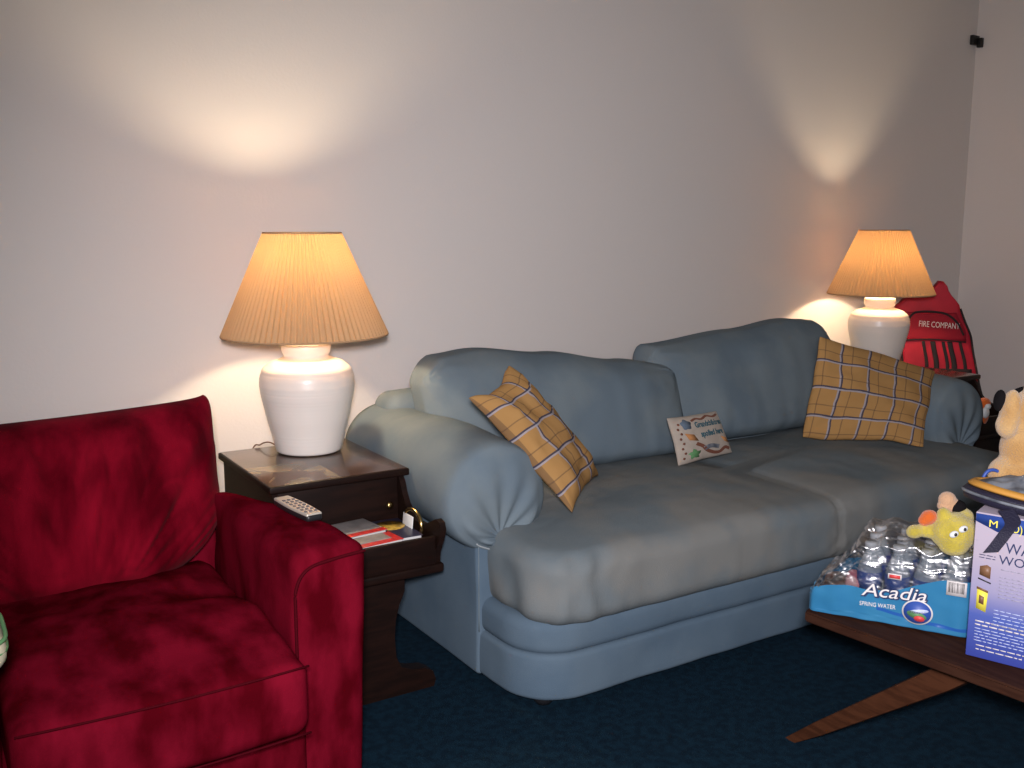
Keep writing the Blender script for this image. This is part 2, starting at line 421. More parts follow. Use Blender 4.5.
# back cushions
def back_cushion(x0, x1, prof, seed, lean=.30, ybot=2.80):
    h = .235; cx = (x0 + x1) / 2; hx = (x1 - x0) / 2; t = .125
    def fn(q):
        u = q.x / hx; s = (q.z + h) / (2 * h)
        bulge = max(0, 1 - u ** 4) * max(0, 1 - (2 * s - 1) ** 4)
        top = prof(u)
        z = .47 + s * (top - .47)
        y = ybot + t + lean * s * (top - .47) * 1.25 + q.y * (.55 + .55 * bulge + .1 * s)
        x = cx + q.x * (1 - .03 * (1 - s))
        p = Vector((x, y, z))
        if q.y < 0:
            p.y += .012 * nz((p.x, 0, p.z), 4.5, seed) + .005 * nz((p.x * 2.2, 0, p.z * .7), 8, seed)
            for ss in (-1, 1):  # creases out of the top corners
                d = sqrt((u - ss) ** 2 + (s - .95) ** 2 * .6); a = atan2(s - .95, u - ss)
                p.y += .006 * sin(a * 16) * exp(-(d / .28) ** 2)
        return p
    return softbox((hx, t, h), .065, .022, fn, k=5)
def interp(pts):
    def f(u):
        for (a, x), (b, y) in zip(pts, pts[1:]):
            if u <= b:
                t = max(0, (u - a) / (b - a)); t = t * t * (3 - 2 * t); return x + (y - x) * t
        return pts[-1][1]
    return f
obj('back_cushion', back_cushion(2.55, 3.66, interp([(-1, .83), (-.88, .865), (0, .90), (.6, .93), (.85, .92), (1, .83)]), 3, ybot=2.84), 'denim', sofa)
obj('back_cushion', back_cushion(1.49, 2.62, interp([(-1, .85), (-.82, .90), (-.55, .912), (0, .88), (.6, .83), (1, .80)]), 1, ybot=2.76), 'denim', sofa)
# rolled arms
def arm(side):
    bm = bmesh.new(); NA = 72
    cx = SX0 + .072 if side < 0 else SX1 - .06
    def outline(sc_r):
        pts = []
        for i in range(NA):
            a = -pi / 2 + 2 * pi * (i + .5) / NA
            pts.append((.172 * cos(a) * sc_r, .165 * sin(a) * sc_r))
        return pts
    rings = []
    ys = [2.385 + d for d in (.0, .004, .012, .025, .045)] + [2.385 + .045 + (.76) * i / 30 for i in range(1, 31)]
    sc = [.86, .93, .965, .99, 1.0] + [1 - .10 * (i / 30) ** 1.0 for i in range(1, 31)]
    zc0 = .556
    for yy, s in zip(ys, sc):
        f = (yy - 2.385) / .8
        ring = []
        for x, z in outline(s):
            zz = zc0 + z - .0 * f + .03 * f; xx = cx + x
            d = .006 * nz((xx, yy, zz), 6, 8 + side)
            ring.append(bm.verts.new((xx * 1 + d, yy, zz + d + (.012 * sin(f * 5) if z > 0 else 0))))
        rings.append(ring)
    for a, b in zip(rings, rings[1:]):
        for i in range(NA): bm.faces.new((a[i], a[(i + 1) % NA], b[(i + 1) % NA], b[i]))
    bm.faces.new(rings[-1][::-1])
    # gathered front face: rings shrinking towards the pleat centre low on the face
    pc = Vector((cx - .0, 2.385, zc0 - .115)); prev = rings[0]
    for k in range(1, 13):
        t = k / 13; cur = []
        for i in range(NA):
            o = rings[0][i].co; p = o.lerp(pc, t)
            a = atan2(o.z - pc.z, o.x - pc.x)
            bulge = -.028 * sin(pi * (1 - t) ** .8 * .5 + pi * .0) * (1 - (1 - t) ** 3) * (1.6 - t * 1.2)
            pleat = .0042 * sin(a * 13) * sin(pi * t) ** .7
            p.y = 2.385 + bulge + pleat
            cur.append(bm.verts.new(p))
        for i in range(NA): bm.faces.new((prev[(i + 1) % NA], prev[i], cur[i], cur[(i + 1) % NA]))
        prev = cur
    bm.faces.new(prev)
    o = obj('arm', bm, 'denim', sofa)
    # arm panel below the roll
    x0, x1 = (SX0 - .004, SX0 + .17) if side < 0 else (SX1 - .17, SX1 + .004)
    hx = (x1 - x0) / 2
    def fn(q):
        p = Vector((q.x + (x0 + x1) / 2, q.y + 2.79, q.z + .245))
        p.x += .005 * nz(p, 4, 3); p.y += .003 * nz(p, 9, 3); return p
    obj('arm_panel', softbox((hx, .40, .225), .014, .04, fn), 'denim_base', sofa)
    xo = x0 - .003 if side < 0 else x1 + .003
    pth = smooth_path([(xo - side * .055, 2.384, .405), (xo - side * .01, 2.386, .425), (xo, 2.40, .435), (xo, 2.5, .436), (xo, 2.8, .44), (xo, 3.15, .445)])
    obj('piping', tube(pth, .0028), 'cord', sofa)
    obj('piping', tube([(xo - side * .008, 2.388, z) for z in (.425, .3, .2, .16)], .0018), 'denim', sofa)
    return o
arm(-1); arm(1)
for x, y in ((1.475, 2.185), (3.65, 2.185), (1.52, 3.08), (3.62, 3.08)):
    obj('foot', solid_lathe([(.022, 0), (.03, .012), (.032, .04)], (x, y, 0), 20), 'black', sofa)

# ------------------------------------------------------------------ pillows from four corners
def pillow_surface(TL, TR, BR, BL, thick, pinch=.07, wr=.004, seed=0):
    TL, TR, BR, BL = map(Vector, (TL, TR, BR, BL))
    nrm = ((TR - TL) + (BR - BL)).cross((TL - BL) + (TR - BR)).normalized()
    if nrm.y > 0: nrm = -nrm     # towards the viewer's side of the room
    c = (TL + TR + BR + BL) / 4
    def Sf(u, v, side):            # u,v in 0..1, v up
        a, b = 2 * u - 1, 2 * v - 1
        p = (BL.lerp(BR, u)).lerp(TL.lerp(TR, u), v)
        ex = pinch * (1 - b * b) * abs(a) ** 3 * (1 if a > 0 else -1); ey = pinch * (1 - a * a) * abs(b) ** 3 * (1 if b > 0 else -1)
        # pinched sides between pointed corners
        p -= (BR - BL) * .5 * ex + (TL - BL) * .5 * ey
        t = thick * (max(0, 1 - a ** 2) * max(0, 1 - b ** 2)) ** .45
        w = wr * nz((u * 3, v * 3, side), 1.6, seed) + wr * .6 * nz((u * 3, v * 3, side), 4, seed)
        edge = min(1, 6 * min(u, 1 - u, v, 1 - v))
        q = wr * .8; p += (BR - BL).normalized() * q * nz((v * 2.5, u, 3), 1.5, seed) + (TL - BL).normalized() * q * nz((u * 2.5, v, 9), 1.5, seed)
        cc = abs(a) ** 7 * abs(b) ** 7 * .010; p -= (BR - BL) * cc * a + (TL - BL) * cc * b
        return p + nrm * side * ((t if side > 0 else t * .45) + w * edge)
    return Sf, nrm
def pillow_bm(Sf, n=30):
    bm = bmesh.new(); uvl = bm.loops.layers.uv.new('UVMap'); g = {}
    def co(i): 
        t = i / n; return .5 - .5 * cos(pi * t) * (1 - .0)
    for side in (1, -1):
        for i in range(n + 1):
            for j in range(n + 1):
                e = i in (0, n) or j in (0, n)
                if side == -1 and e: g[(side, i, j)] = g[(1, i, j)]
                else: g[(side, i, j)] = bm.verts.new(Sf(co(i), co(j), side))
        for i in range(n):
            for j in range(n):
                q = [(i, j), (i + 1, j), (i + 1, j + 1), (i, j + 1)]
                if side == -1: q = q[::-1]
                f = bm.faces.new([g[(side, a, b)] for a, b in q])
                for l, (a, b) in zip(f.loops, q): l[uvl].uv = (co(a), co(b))
    return bm
def throw_pillow(name, corners, thick, m, label, group=None, pinch=.07, wr=.016, seed=1):
    Sf, nrm = pillow_surface(*corners, thick, pinch, wr, seed)
    c = sum((Vector(q) for q in corners), Vector()) / 4
    base = Vector((c.x, c.y, min(Vector(q).z for q in corners)))
    o = obj(name, pillow_bm(Sf), m, base=base); tag(o, label, 'pillow', group); return o, Sf, nrm
throw_pillow('throw_pillow', [(3.06, 2.615, .925), (3.60, 2.46, .765), (3.34, 2.30, .505), (2.99, 2.61, .515)], .062, 'plaid',
             'large tan plaid pillow leaning at the right end of the blue sofa', pinch=.05, seed=3)
throw_pillow('throw_pillow', [(1.405, 2.49, .85), (1.61, 2.59, .918), (1.95, 2.555, .52), (1.645, 2.285, .505)], .07, 'plaid2',
             'tan plaid throw pillow tilted against the left arm of the blue sofa', pinch=.13, seed=5)
# small message pillow
sc = [(2.325, 2.66, .662), (2.60, 2.69, .658), (2.645, 2.64, .497), (2.345, 2.61, .49)]
sroot = thing('message_pillow', (2.48, 2.66, .49), 'little cream pillow with stitched writing in the middle of the blue sofa', 'pillow')
Sf, snr = pillow_surface(*sc, .035, .05, .002, 2)
obj('cover', pillow_bm(Sf, 20), 'pillow_cream', sroot)
def on_small(z=.0015): return lambda c: Sf(min(.97, max(.03, c.x)), min(.97, max(.03, c.y)), 1) + snr * (z + c.z)
def disc(cx, cy, rx, ry, n=14, th=.0012, rot=0, wob=0):
    bm = bmesh.new(); pts = []
    for i in range(n):
        a = 2 * pi * i / n; r = 1 + wob * sin(5 * a)
        x, y = rx * r * cos(a), ry * r * sin(a); pts.append((cx + x * cos(rot) - y * sin(rot), cy + x * sin(rot) + y * cos(rot)))
    return prism(pts, lambda u, v, w: Vector((u, v, w)), th, bm)
def ribbon(pts, wd, th=.0012):
    bm = bmesh.new(); P = smooth_path([(x, y, 0) for x, y in pts], 6)
    L, R2 = [], []
    for i, p in enumerate(P):
        t = (P[min(i + 1, len(P) - 1)] - P[max(i - 1, 0)]).normalized(); n = Vector((-t.y, t.x, 0)) * wd / 2
        L.append(bm.verts.new(p + n + Vector((0, 0, th)))); R2.append(bm.verts.new(p - n + Vector((0, 0, th))))
    for i in range(len(P) - 1): bm.faces.new((L[i], R2[i], R2[i + 1], L[i + 1]))
    return bm
tb = text_bm('Grandchildren', .125, depth=.0004, offset=.007, width=.55); map_bm(tb, lambda c: Vector((c.x + .37, c.y + .70, c.z))); 
obj('lettering', map_bm(tb, on_small(.003)), 'teal_text', sroot)
tb = text_bm('spoiled here', .125, depth=.0004, offset=.007, width=.46); map_bm(tb, lambda c: Vector((c.x + .42, c.y + .49, c.z)))
obj('lettering', map_bm(tb, on_small(.003)), 'teal_text', sroot)
obj('flower_patch', map_bm(disc(.23, .80, .085, .11, 20, wob=.15), on_small()), 'stitch_blue', sroot)
obj('house_patch', map_bm(disc(.25, .52, .07, .14, 4, rot=pi / 4), on_small()), 'stitch_orange', sroot)
obj('house_patch', map_bm(disc(.88, .34, .05, .13, 4, rot=pi / 4), on_small()), 'stitch_orange', sroot)
obj('leaf_patch', map_bm(disc(.25, .17, .09, .09, 15, wob=.3), on_small()), 'green_print', sroot)
obj('border', map_bm(ribbon([(.34, .86), (.45, .9), (.55, .87), (.68, .93), (.8, .89), (.92, .93)], .045), on_small()), 'stitch_brown', sroot)
obj('border', map_bm(ribbon([(.3, .38), (.4, .3), (.46, .2), (.58, .12), (.7, .1), (.82, .17), (.92, .12)], .07), on_small()), 'stitch_brown', sroot)
obj('ribbon', map_bm(ribbon([(.42, .24), (.55, .27), (.70, .22)], .09), on_small()), 'hat_grey', sroot)
for i in range(8):
    obj('dot', map_bm(disc(.075 + .03 * (i % 2), .12 + i * .1, .018, .026, 8), on_small()), 'stitch_brown', sroot)

# ------------------------------------------------------------------ end table (built once, copied)
TX, TY = 1.065, 2.90
def end_table(label):
    t = thing('end_table', (TX, TY, 0), label, 'table', 'matching dark end tables with magazine trays')
    x0, x1, yf, yb = .845, 1.285, 2.64, 3.16
    tt = obj('table_top', box(x0, x1, yf, yb, .597, .6185, .005), 'wood', t)
    obj('veneer', box(x0 + .006, x1 - .006, yf + .006, yb - .006, .618, .62, .0008), 'veneer', tt)
    # side panels sweep down into the tray
    prof = [(3.14, .385), (3.14, .598), (2.665, .598), (2.645, .575), (2.635, .55), (2.615, .52), (2.585, .495), (2.54, .482), (2.49, .484), (2.445, .505), (2.415, .520), (2.392, .514), (2.385, .494), (2.397, .46), (2.42, .42), (2.425, .385)]
    for xa in (x0 + .012, x1 - .030):
        obj('side_panel', prism(prof, lambda u, v, w2, xa=xa: Vector((xa + w2, u, v)), .018), 'wood', t, smooth=True, sharp=40)
    obj('front_panel', box(x0 + .03, x1 - .03, 2.665, 2.683, .385, .598, .002), 'wood', t)
    obj('back_panel', box(x0 + .03, x1 - .03, 3.12, 3.138, .385, .598, .002), 'wood', t)
    obj('tray_front', box(x0 + .03, x1 - .03, 2.415, 2.432, .385, .468, .003), 'wood', t)
    obj('tray_floor', box(x0 + .03, x1 - .03, 2.43, 2.665, .412, .43, .002), 'wood', t)
    obj('bottom_board', box(x0 + .004, x1 - .004, 2.412, 3.15, .358, .386, .008), 'wood', t)
    h = obj('drawer_pull', solid_lathe([(.004, 0), (.011, .002), (.012, .006), (.005, .01)], (0, 0, 0), 16), 'brass', None)
    h.data.transform(T(1.225 - TX, 2.664 - TY, .505) @ RX(pi / 2)); h.parent = t
    half = [(.0, .0), (.19, 0), (.197, .02), (.188, .048), (.16, .064), (.12, .070), (.085, .085), (.07, .12), (.066, .18), (.070, .23), (.082, .275), (.10, .315), (.10, .36)]
    poly = [(TX + a, b) for a, b in half[1:]] + [(TX - a, b) for a, b in half[1:][::-1]]
    for y in (2.44, 3.02):
        obj('pedestal', prism(poly, lambda u, v, w2, y=y: Vector((u, y + w2, v)), .045), 'wood', t, sharp=40)
    obj('stretcher', box(TX - .03, TX + .03, 2.48, 3.03, .10, .17, .004), 'wood', t)
    return t
tab1 = end_table('dark wooden end table under the near lamp, between red armchair and sofa')
tab2 = copy_tree(tab1); tab2['label'] = 'dark wooden end table in the far corner, behind the right arm of the sofa'
tab2.location = (TX + 3.26, TY + .21, 0)

# ------------------------------------------------------------------ table lamps
def lamp(cx, cy, label, bz=.548):
    t = thing('table_lamp', (cx, cy, .62), label, 'lamp', 'matching white table lamps with pleated shades')
    z0 = .62
    prof = [(.0001, .002), (.098, .002), (.106, .006), (.112, .03), (.121, .07), (.132, .11), (.140, .15), (.149, .19), (.153, .225), (.151, .25), (.142, .275), (.118, .295), (.085, .307), (.072, .312), (.071, .318), (.076, .325), (.079, .335), (.078, .355), (.072, .362), (.0001, .364)]
    fine = []
    for (r1, a), (r2, b) in zip(prof, prof[1:]):
        k = max(1, int((b - a) / .005))
        for i in range(k): fine.append((r1 + (r2 - r1) * i / k, a + (b - a) * i / k))
    fine.append(prof[-1])
    fine = [(r + (.0009 * sin(z * 520) if .01 < z < .29 else 0), z) for r, z in fine]
    bm, rg = lathe(fine, (cx, cy, z0), 72)
    b = obj('vase_base', bm, 'ceramic', t)
    obj('neck', solid_lathe([(.012, .36), (.012, .40), (.018, .405), (.018, .50), (.014, .505)], (cx, cy, z0), 20), 'brass', t)
    bb = bmesh.new(); bmesh.ops.create_uvsphere(bb, u_segments=20, v_segments=12, radius=.029, matrix=T(cx, cy, z0 + bz))
    obj('bulb', bb, 'bulb', t)
    NP = 84
    def pf(r, z, a): return r + .0042 * sin(a * NP) * (.5 + r / .27 * .6)
    pr = [(.264 + (.122 - .264) * i / 10, .383 + (.325) * i / 10) for i in range(11)]
    bm, rg = lathe(pr, (cx, cy, z0), NP * 6, fn=pf)
    s = obj('lamp_shade', bm, 'shade', t)
    for r, z in ((.264, .383), (.122, .708)):
        pts = [(cx + r * cos(a), cy + r * sin(a), z0 + z) for a in [2 * pi * i / 64 for i in range(64)]]
        obj('shade_rim', tube(pts, .0035, 6, closed=True), 'shade', s)
    hp = smooth_path([(cx - .02, cy, z0 + .50), (cx - .05, cy, z0 + .56), (cx - .04, cy, z0 + .63), (cx, cy, z0 + .66), (cx + .04, cy, z0 + .63), (cx + .05, cy, z0 + .56), (cx + .02, cy, z0 + .50)])
    hb = tube(hp, .0015, 6)
    for a in (0, 2 * pi / 3, 4 * pi / 3):
        tube([(cx, cy, z0 + .66), (cx + .119 * cos(a), cy + .119 * sin(a), z0 + .703)], .0015, 6, hb)
    obj('harp', hb, 'brass', t)
    return t
l1 = lamp(1.11, 3.03, 'white ceramic lamp with pleated shade, nearer one, beside the red armchair')
l2 = copy_tree(l1)
for c in l1.children:
    if c.name.startswith('bulb'): c.location.z += .058      # the nearer bulb sits higher under its shade
l2['label'] = 'white ceramic lamp with pleated shade behind the right arm of the blue sofa'
l2.location = (4.335, 3.31, .62)
cordp = smooth_path([(1.03, 3.095, .626), (1.01, 3.12, .640), (1.00, 3.15, .636), (.99, 3.172, .625), (.97, 3.20, .60), (.93, 3.25, .40), (.93, 3.30, .10), (.94, 3.36, .02)])
o = obj('cord', tube(cordp, .0025), 'brown_print', l1)

# ------------------------------------------------------------------ things in the tray
BZ = .430
def book(cx, cy, wd, dp, z0, th, rot, mcover, name, label, cat='book', mpage='pages'):
    r = thing(name, (cx, cy, z0), label, cat)
    X = T(cx, cy, z0) @ RZ(rot)
    obj('pages', box(-wd/2 + .004, wd/2 - .004, -dp/2 + .004, dp/2 - .004, .0015, th - .0015, .0005, xf=X), mpage, r)
    obj('cover', box(-wd/2, wd/2, -dp/2, dp/2, th - .002, th, .0008, xf=X, bm=box(-wd/2, wd/2, -dp/2, dp/2, 0, .002, .0008, xf=X)), mcover, r)
    return r, X
book(1.06, 2.545, .30, .20, BZ, .022, .05, 'paper_purple', 'book', 'dark book lying lowest in the tray of the near end table')
r, X = book(1.045, 2.58, .20, .14, BZ + .0225, .026, .12, 'paper_grey', 'book', 'grey-covered book in the tray, right behind the armchair arm')
obj('red_band', box(-.10, .10, -.071, -.045, .0262, .0272, .0004, xf=X), 'paper_red', r)
r, X = book(1.085, 2.472, .15, .085, BZ + .0225, .02, .1, 'paper_red', 'book', 'small red book with grey panel at the front of the tray')
obj('panel', box(-.06, .05, -.018, .04, .0201, .0212, .0004, xf=X), 'paper_grey', r)
r, X = book(1.19, 2.56, .105, .19, BZ + .0225, .012, -.05, 'paper_purple', 'disc_case', 'dark case with round gold picture, right side of the tray', 'case')
obj('gold_picture', map_bm(disc(0, .03, .045, .045, 28, .001), lambda c: X @ Vector((c.x, c.y, .0122 + c.z))), 'gold', r)
# brass ring standing against the side panel with a card in it
rg = thing('brass_ring', (1.222, 2.545, BZ), 'curved brass hoop standing at the right side of the magazine tray', 'ring')
pts = [(1.243, 2.535 + .055 * cos(a), .478 + .042 * sin(a)) for a in [2 * pi * i / 40 for i in range(40)]]
obj('hoop', tube(pts, .006, 10, closed=True), 'brass', rg)
cb = softbox((.0015, .032, .03), .0012, 1, xf=T(1.236, 2.56, .470) @ RY(.1), k=1)
tag(obj('card', cb, 'white', base=(1.236, 2.57, .44)), 'small white card standing inside the brass hoop', 'card')

# ------------------------------------------------------------------ red armchair
ch = thing('armchair', (.38, 2.35, 0), 'red suede armchair with loose back cushion at the lower left', 'armchair')
def red_arm(side):
    # plan: inner edge x=.66, outer bulges from the back to the front
    yf, yb, top = 1.945, 2.60, .65
    def fn(q):
        s = (q.y + .3275) / .655                       # 0 front .. 1 back
        outer = .845 - .15 * s ** 2.2; inner = .662 + .012 * s
        if side < 0: outer, inner = .755 - .662 - 0.0, .0
        a = (q.x + .09) / .18
        z = (q.z + .3125) / .625
        if side > 0: x = inner + (outer - inner) * a - .025 * (1 - z) * a
        else: x = -.09 + .185 * a
        zz = .025 + z * .625
        if z > .6:
            f = (z - .6) / .4
            zz += f * (.010 * (1 - s) - .010 * s + .010 * nz((x, q.y, 0), 6, 3) - .012 * (1 - 4 * (a - .5) ** 2) * (-1) * .6)
        y = q.y + 2.2725
        n = .007 * nz((x, y, zz), 7, 6 + side)
        if a < .2: x -= (n * 2.4 + .016 * sin(pi * min(1, s * 1.0)) * (z > .5) * sin(pi * min(1, max(0, (z - .5) / .5)))) * (1 if z > .2 else .5)
        if a > .8: x += n * .5
        if s < .1: y += n * .4
        return Vector((x, y, zz))
    obj('arm', softbox((.09, .3275, .3125), .035, .022, fn, k=4), 'suede', ch)
    if side > 0:
        # piping around the front panel
        pp = smooth_path([(.668, 1.941, .10), (.668, 1.941, .30), (.668, 1.941, .52), (.672, 1.941, .585), (.70, 1.941, .622), (.76, 1.941, .634), (.832, 1.941, .640)], 8)
        obj('piping', tube(pp, .0035, 6), 'piping_red', ch)
red_arm(1); red_arm(-1)
obj('base', box(.08, .675, 1.90, 2.95, .03, .33, .03, k=4), 'suede', ch)
def bfn(q):
    p = Vector((q.x + .38, q.y + 2.80, q.z + .42)); p.y += .10 * max(0, q.z + .1); return p
obj('back_frame', softbox((.345, .16, .38), .06, .04, bfn), 'suede', ch)
def scf(q):
    u, v = q.x / .275, q.y / .40
    p = Vector((q.x + .375, q.y + 2.205, q.z + .40))
    f = max(0, q.z) / .085
    p.z += f * (.03 * (1 - u * u) * (1 - v * v) - .03 * max(0, v) + .020 * nz((p.x, p.y, 0), 5, 1) + .009 * nz((p.x, p.y, 0), 13, 2) - .012 * max(0, -v) ** 4)
    p.y -= .015 * (1 - u * u) * max(0, -v)
    if v < -.85: p.y += .004 * nz(p, 8, 4)
    return p
obj('seat_cushion', softbox((.275, .40, .085), .035, .02, scf, k=4), 'suede', ch)
for z in (.472, .328):
    pth = [(.375 + .268 * a, 1.799 - .012 * (1 - a * a), z + (.0 if z > .4 else 0)) for a in [i / 12 * 2 - 1 for i in range(13)]]
    obj('piping', tube(pth, .0022, 6), 'piping_red', ch)
# loose back cushion: square pillow with pointed corners and gathered folds
def bc_surf(u, v, side):
    a, b = 2 * u - 1, 2 * v - 1
    x = .365 + .352 * a * (1 - .035 * (1 - b * b)); z = .655 + .215 * b * (1 - .03 * (1 - a * a))
    z += .012 * a * max(0, b) + .028 * max(0, a) ** 9 * max(0, b)
    cc = abs(a) ** 9 * abs(b) ** 9; x -= .022 * cc * (1 if a > 0 else -1); z -= .022 * cc * (1 if b > 0 else -1)
    if b < 0:
        z -= .035 * (1 - a * a) * (-b); x -= .045 * max(0, a) * b * b
        z += .085 * max(0, a) ** 3 * (-b)
    y = 2.585 + .14 * v
    t = (max(0, 1 - a ** 4) * max(0, 1 - b ** 4)) ** .5 * .125 * (1.12 - .25 * v)
    # folds fanning up from the lower middle
    ang = atan2(v + .22, (u - .46)); rr = sqrt((u - .46) ** 2 + (v + .22) ** 2)
    k = nz((ang * 3.6, rr * .7, 0), 2.1, 3); k2 = nz((ang * 8, rr * 1.0, 0), 2.0, 9)
    fold = (.075 * (abs(k) ** .8 - .22) + .022 * k2 + .010 * nz((u * 3, v * 2, 0), 2.2, 5)) * min(1, rr * 1.1) * (.35 + .65 * min(1, 2.2 * (1 - v)))
    edge = min(1, 7 * min(u, 1 - u, v, 1 - v))
    n = Vector((0, -1, .25)).normalized()
    return Vector((x, y, z)) + n * side * (t + fold * edge * (1 if side > 0 else .3))
obj('back_cushion', pillow_bm(bc_surf, 80), 'suede_folds', ch)
# sliver of a striped cushion on the chair's other arm
st = thing('striped_cushion', (.0, 1.78, .65), 'cream and green striped cloth end on the armchair arm at the left frame edge', 'cushion')
obj('cushion_body', softbox((.10, .09, .035), .033, .02, None, T(.001, 1.735, .685)), 'stripe_cream', st)
for k in (0, 1, 2):
    zz = .668 + .018 * k; gx = .1 + (.001 if k else -.003); ring = []
    for i in range(48):
        a = 2 * pi * i / 48; c_, s_ = cos(a), sin(a); q = (abs(c_) ** 5 + abs(s_) ** 5) ** -.2
        ring.append((.001 + gx * c_ * q, 1.735 + (gx - .01) * s_ * q, zz))
    obj('stripe', tube(ring, .0035, 6, closed=True), 'green_print', st)

# ------------------------------------------------------------------ remote
rm = thing('remote_control', (.80, 2.30, .655), 'silver remote control lying on the right arm of the red armchair', 'remote')
X = T(.783, 2.235, .665) @ RZ(.10)
X = T(0, 0, .004) @ X
def rmf(q):
    q = q.copy(); q.x *= 1 + .12 * cos(q.y / .095 * 2.2) - .05; return q
obj('shell', softbox((.0235, .095, .009), .008, .01, rmf, X), 'black', rm)
obj('faceplate', softbox((.0225, .092, .004), .0035, .01, rmf, X @ T(0, 0, .0075)), 'silver', rm)
for r_ in range(7):
    for c_ in range(3):
        y = -.072 + r_ * .02
        obj('button', softbox((.0035, .0042, .0012), .001, 1, None, X @ T(-.0125 + c_ * .0125, y, .0122), k=1), 'grey_btn', rm)

# ------------------------------------------------------------------ folding play tent in the corner
tent = thing('play_tent', (5.05, 3.45, 0), 'red fire company play tent with black piping standing in the far right corner', 'tent')
U = Vector((.7071, -.7071, 0)); NN = Vector((.7071, .7071, 0)); TO = Vector((5.05, 3.45, 0))
def tp(u, z, d=0):
    bulge = -.05 * max(0, 1 - ((u - .05) / .4) ** 2)
    return TO + U * u + Vector((0, 0, z)) + NN * (d + bulge)
def edgeL(z): return interp([(0, -.20), (.10, -.20), (.55, -.185), (.75, -.21), (.88, -.245), (.93, -.20), (.99, -.05), (1.04, -.015)])(z)
def edgeR(z): return interp([(0, .33), (.33, .268), (.535, .211), (.735, .165), (.888, .10), (1.0, .03), (1.045, .0)])(z)
def tent_part(z0, z1, a0, a1, d0, d1, nz_=24, nu=16, fold=0):
    bm = bmesh.new(); G = []
    for dd in (d0, d1):
        g = []
        for j in range(nz_ + 1):
            z = z0 + (z1 - z0) * j / nz_; L, R_ = edgeL(z), edgeR(z); row = []
            for i in range(nu + 1):
                a = a0 + (a1 - a0) * i / nu; u = L + (R_ - L) * a
                f = fold * sin(a * 26) if dd == d0 else 0
                row.append(bm.verts.new(tp(u, z, dd + f)))
            g.append(row)
        G.append(g)
    A, B = G
    for j in range(nz_):
        for i in range(nu):
            bm.faces.new((A[j][i], A[j][i+1], A[j+1][i+1], A[j+1][i])); bm.faces.new((B[j][i+1], B[j][i], B[j+1][i], B[j+1][i+1]))
        bm.faces.new((A[j][0], A[j+1][0], B[j+1][0], B[j][0])); bm.faces.new((A[j+1][nu], A[j][nu], B[j][nu], B[j+1][nu]))
    for i in range(nu):
        bm.faces.new((A[0][i+1], A[0][i], B[0][i], B[0][i+1])); bm.faces.new((A[nz_][i], A[nz_][i+1], B[nz_][i+1], B[nz_][i]))
    return bm
obj('canopy', tent_part(0, 1.04, 0, 1, 0, .09, 40, 20), 'tent_red', tent)
obj('name_panel', tent_part(.705, .865, .06, .93, -.012, 0, 8, 16), 'tent_panel', tent)
for a in (.30, .42, .58, .66, .82):
    obj('black_stripe', tent_part(.53, .70, a, a + (.07 if a in (.42, .66) else .045), -.006, 0, 10, 3), 'tent_dark', tent)
obj('black_stripe', tent_part(.515, .545, .3, .93, -.008, 0, 3, 12), 'tent_dark', tent)
ar = [tp(edgeL(.74) + .01, .76, -.014), tp(-.155, .85, -.014), tp(-.11, .868, -.014), tp(-.03, .868, -.014), tp(.03, .855, -.014), tp(.085, .81, -.014), tp(.125, .74, -.012)]
obj('piping', tube(smooth_path(ar), .006), 'tent_dark', tent)
obj('piping', tube(smooth_path([tp(edgeL(.705), .70, -.012), tp(-.05, .712, -.012), tp(.14, .70, -.012)]), .004), 'tent_dark', tent)
obj('piping', tube(smooth_path([tp(edgeR(z), z, .0) for z in (.02, .15, .33, .45, .535, .65, .735, .82, .888)]), .006), 'tent_dark', tent)
obj('piping', tube(smooth_path([tp(edgeL(z), z, .0) for z in (.02, .2, .4, .55, .68)]), .006), 'tent_dark', tent)
tb = text_bm('FIRE COMPANY', .034, depth=.001, width=.215)
def tmap(c):
    u = -.115 + c.x; return tp(u, .785 + c.y - .05 * c.x, -.016) - NN * c.z
obj('lettering', map_bm(tb, tmap), 'print_white', tent)
# little figure in the far tray
fg = thing('toy_figure', (4.245, 2.64, .43), 'small orange and white toy in the tray of the corner end table', 'toy')
obj('toy_body', blobs([((4.245, 2.64, .475), (.028, .026, .045)), ((4.245, 2.635, .535), .028)], .004, 4), 'plush_orange', fg)
obj('toy_belly', blobs([((4.235, 2.620, .495), (.022, .014, .028)), ((4.237, 2.612, .525), (.018, .012, .014))], .003, 3), 'eye_white', fg)

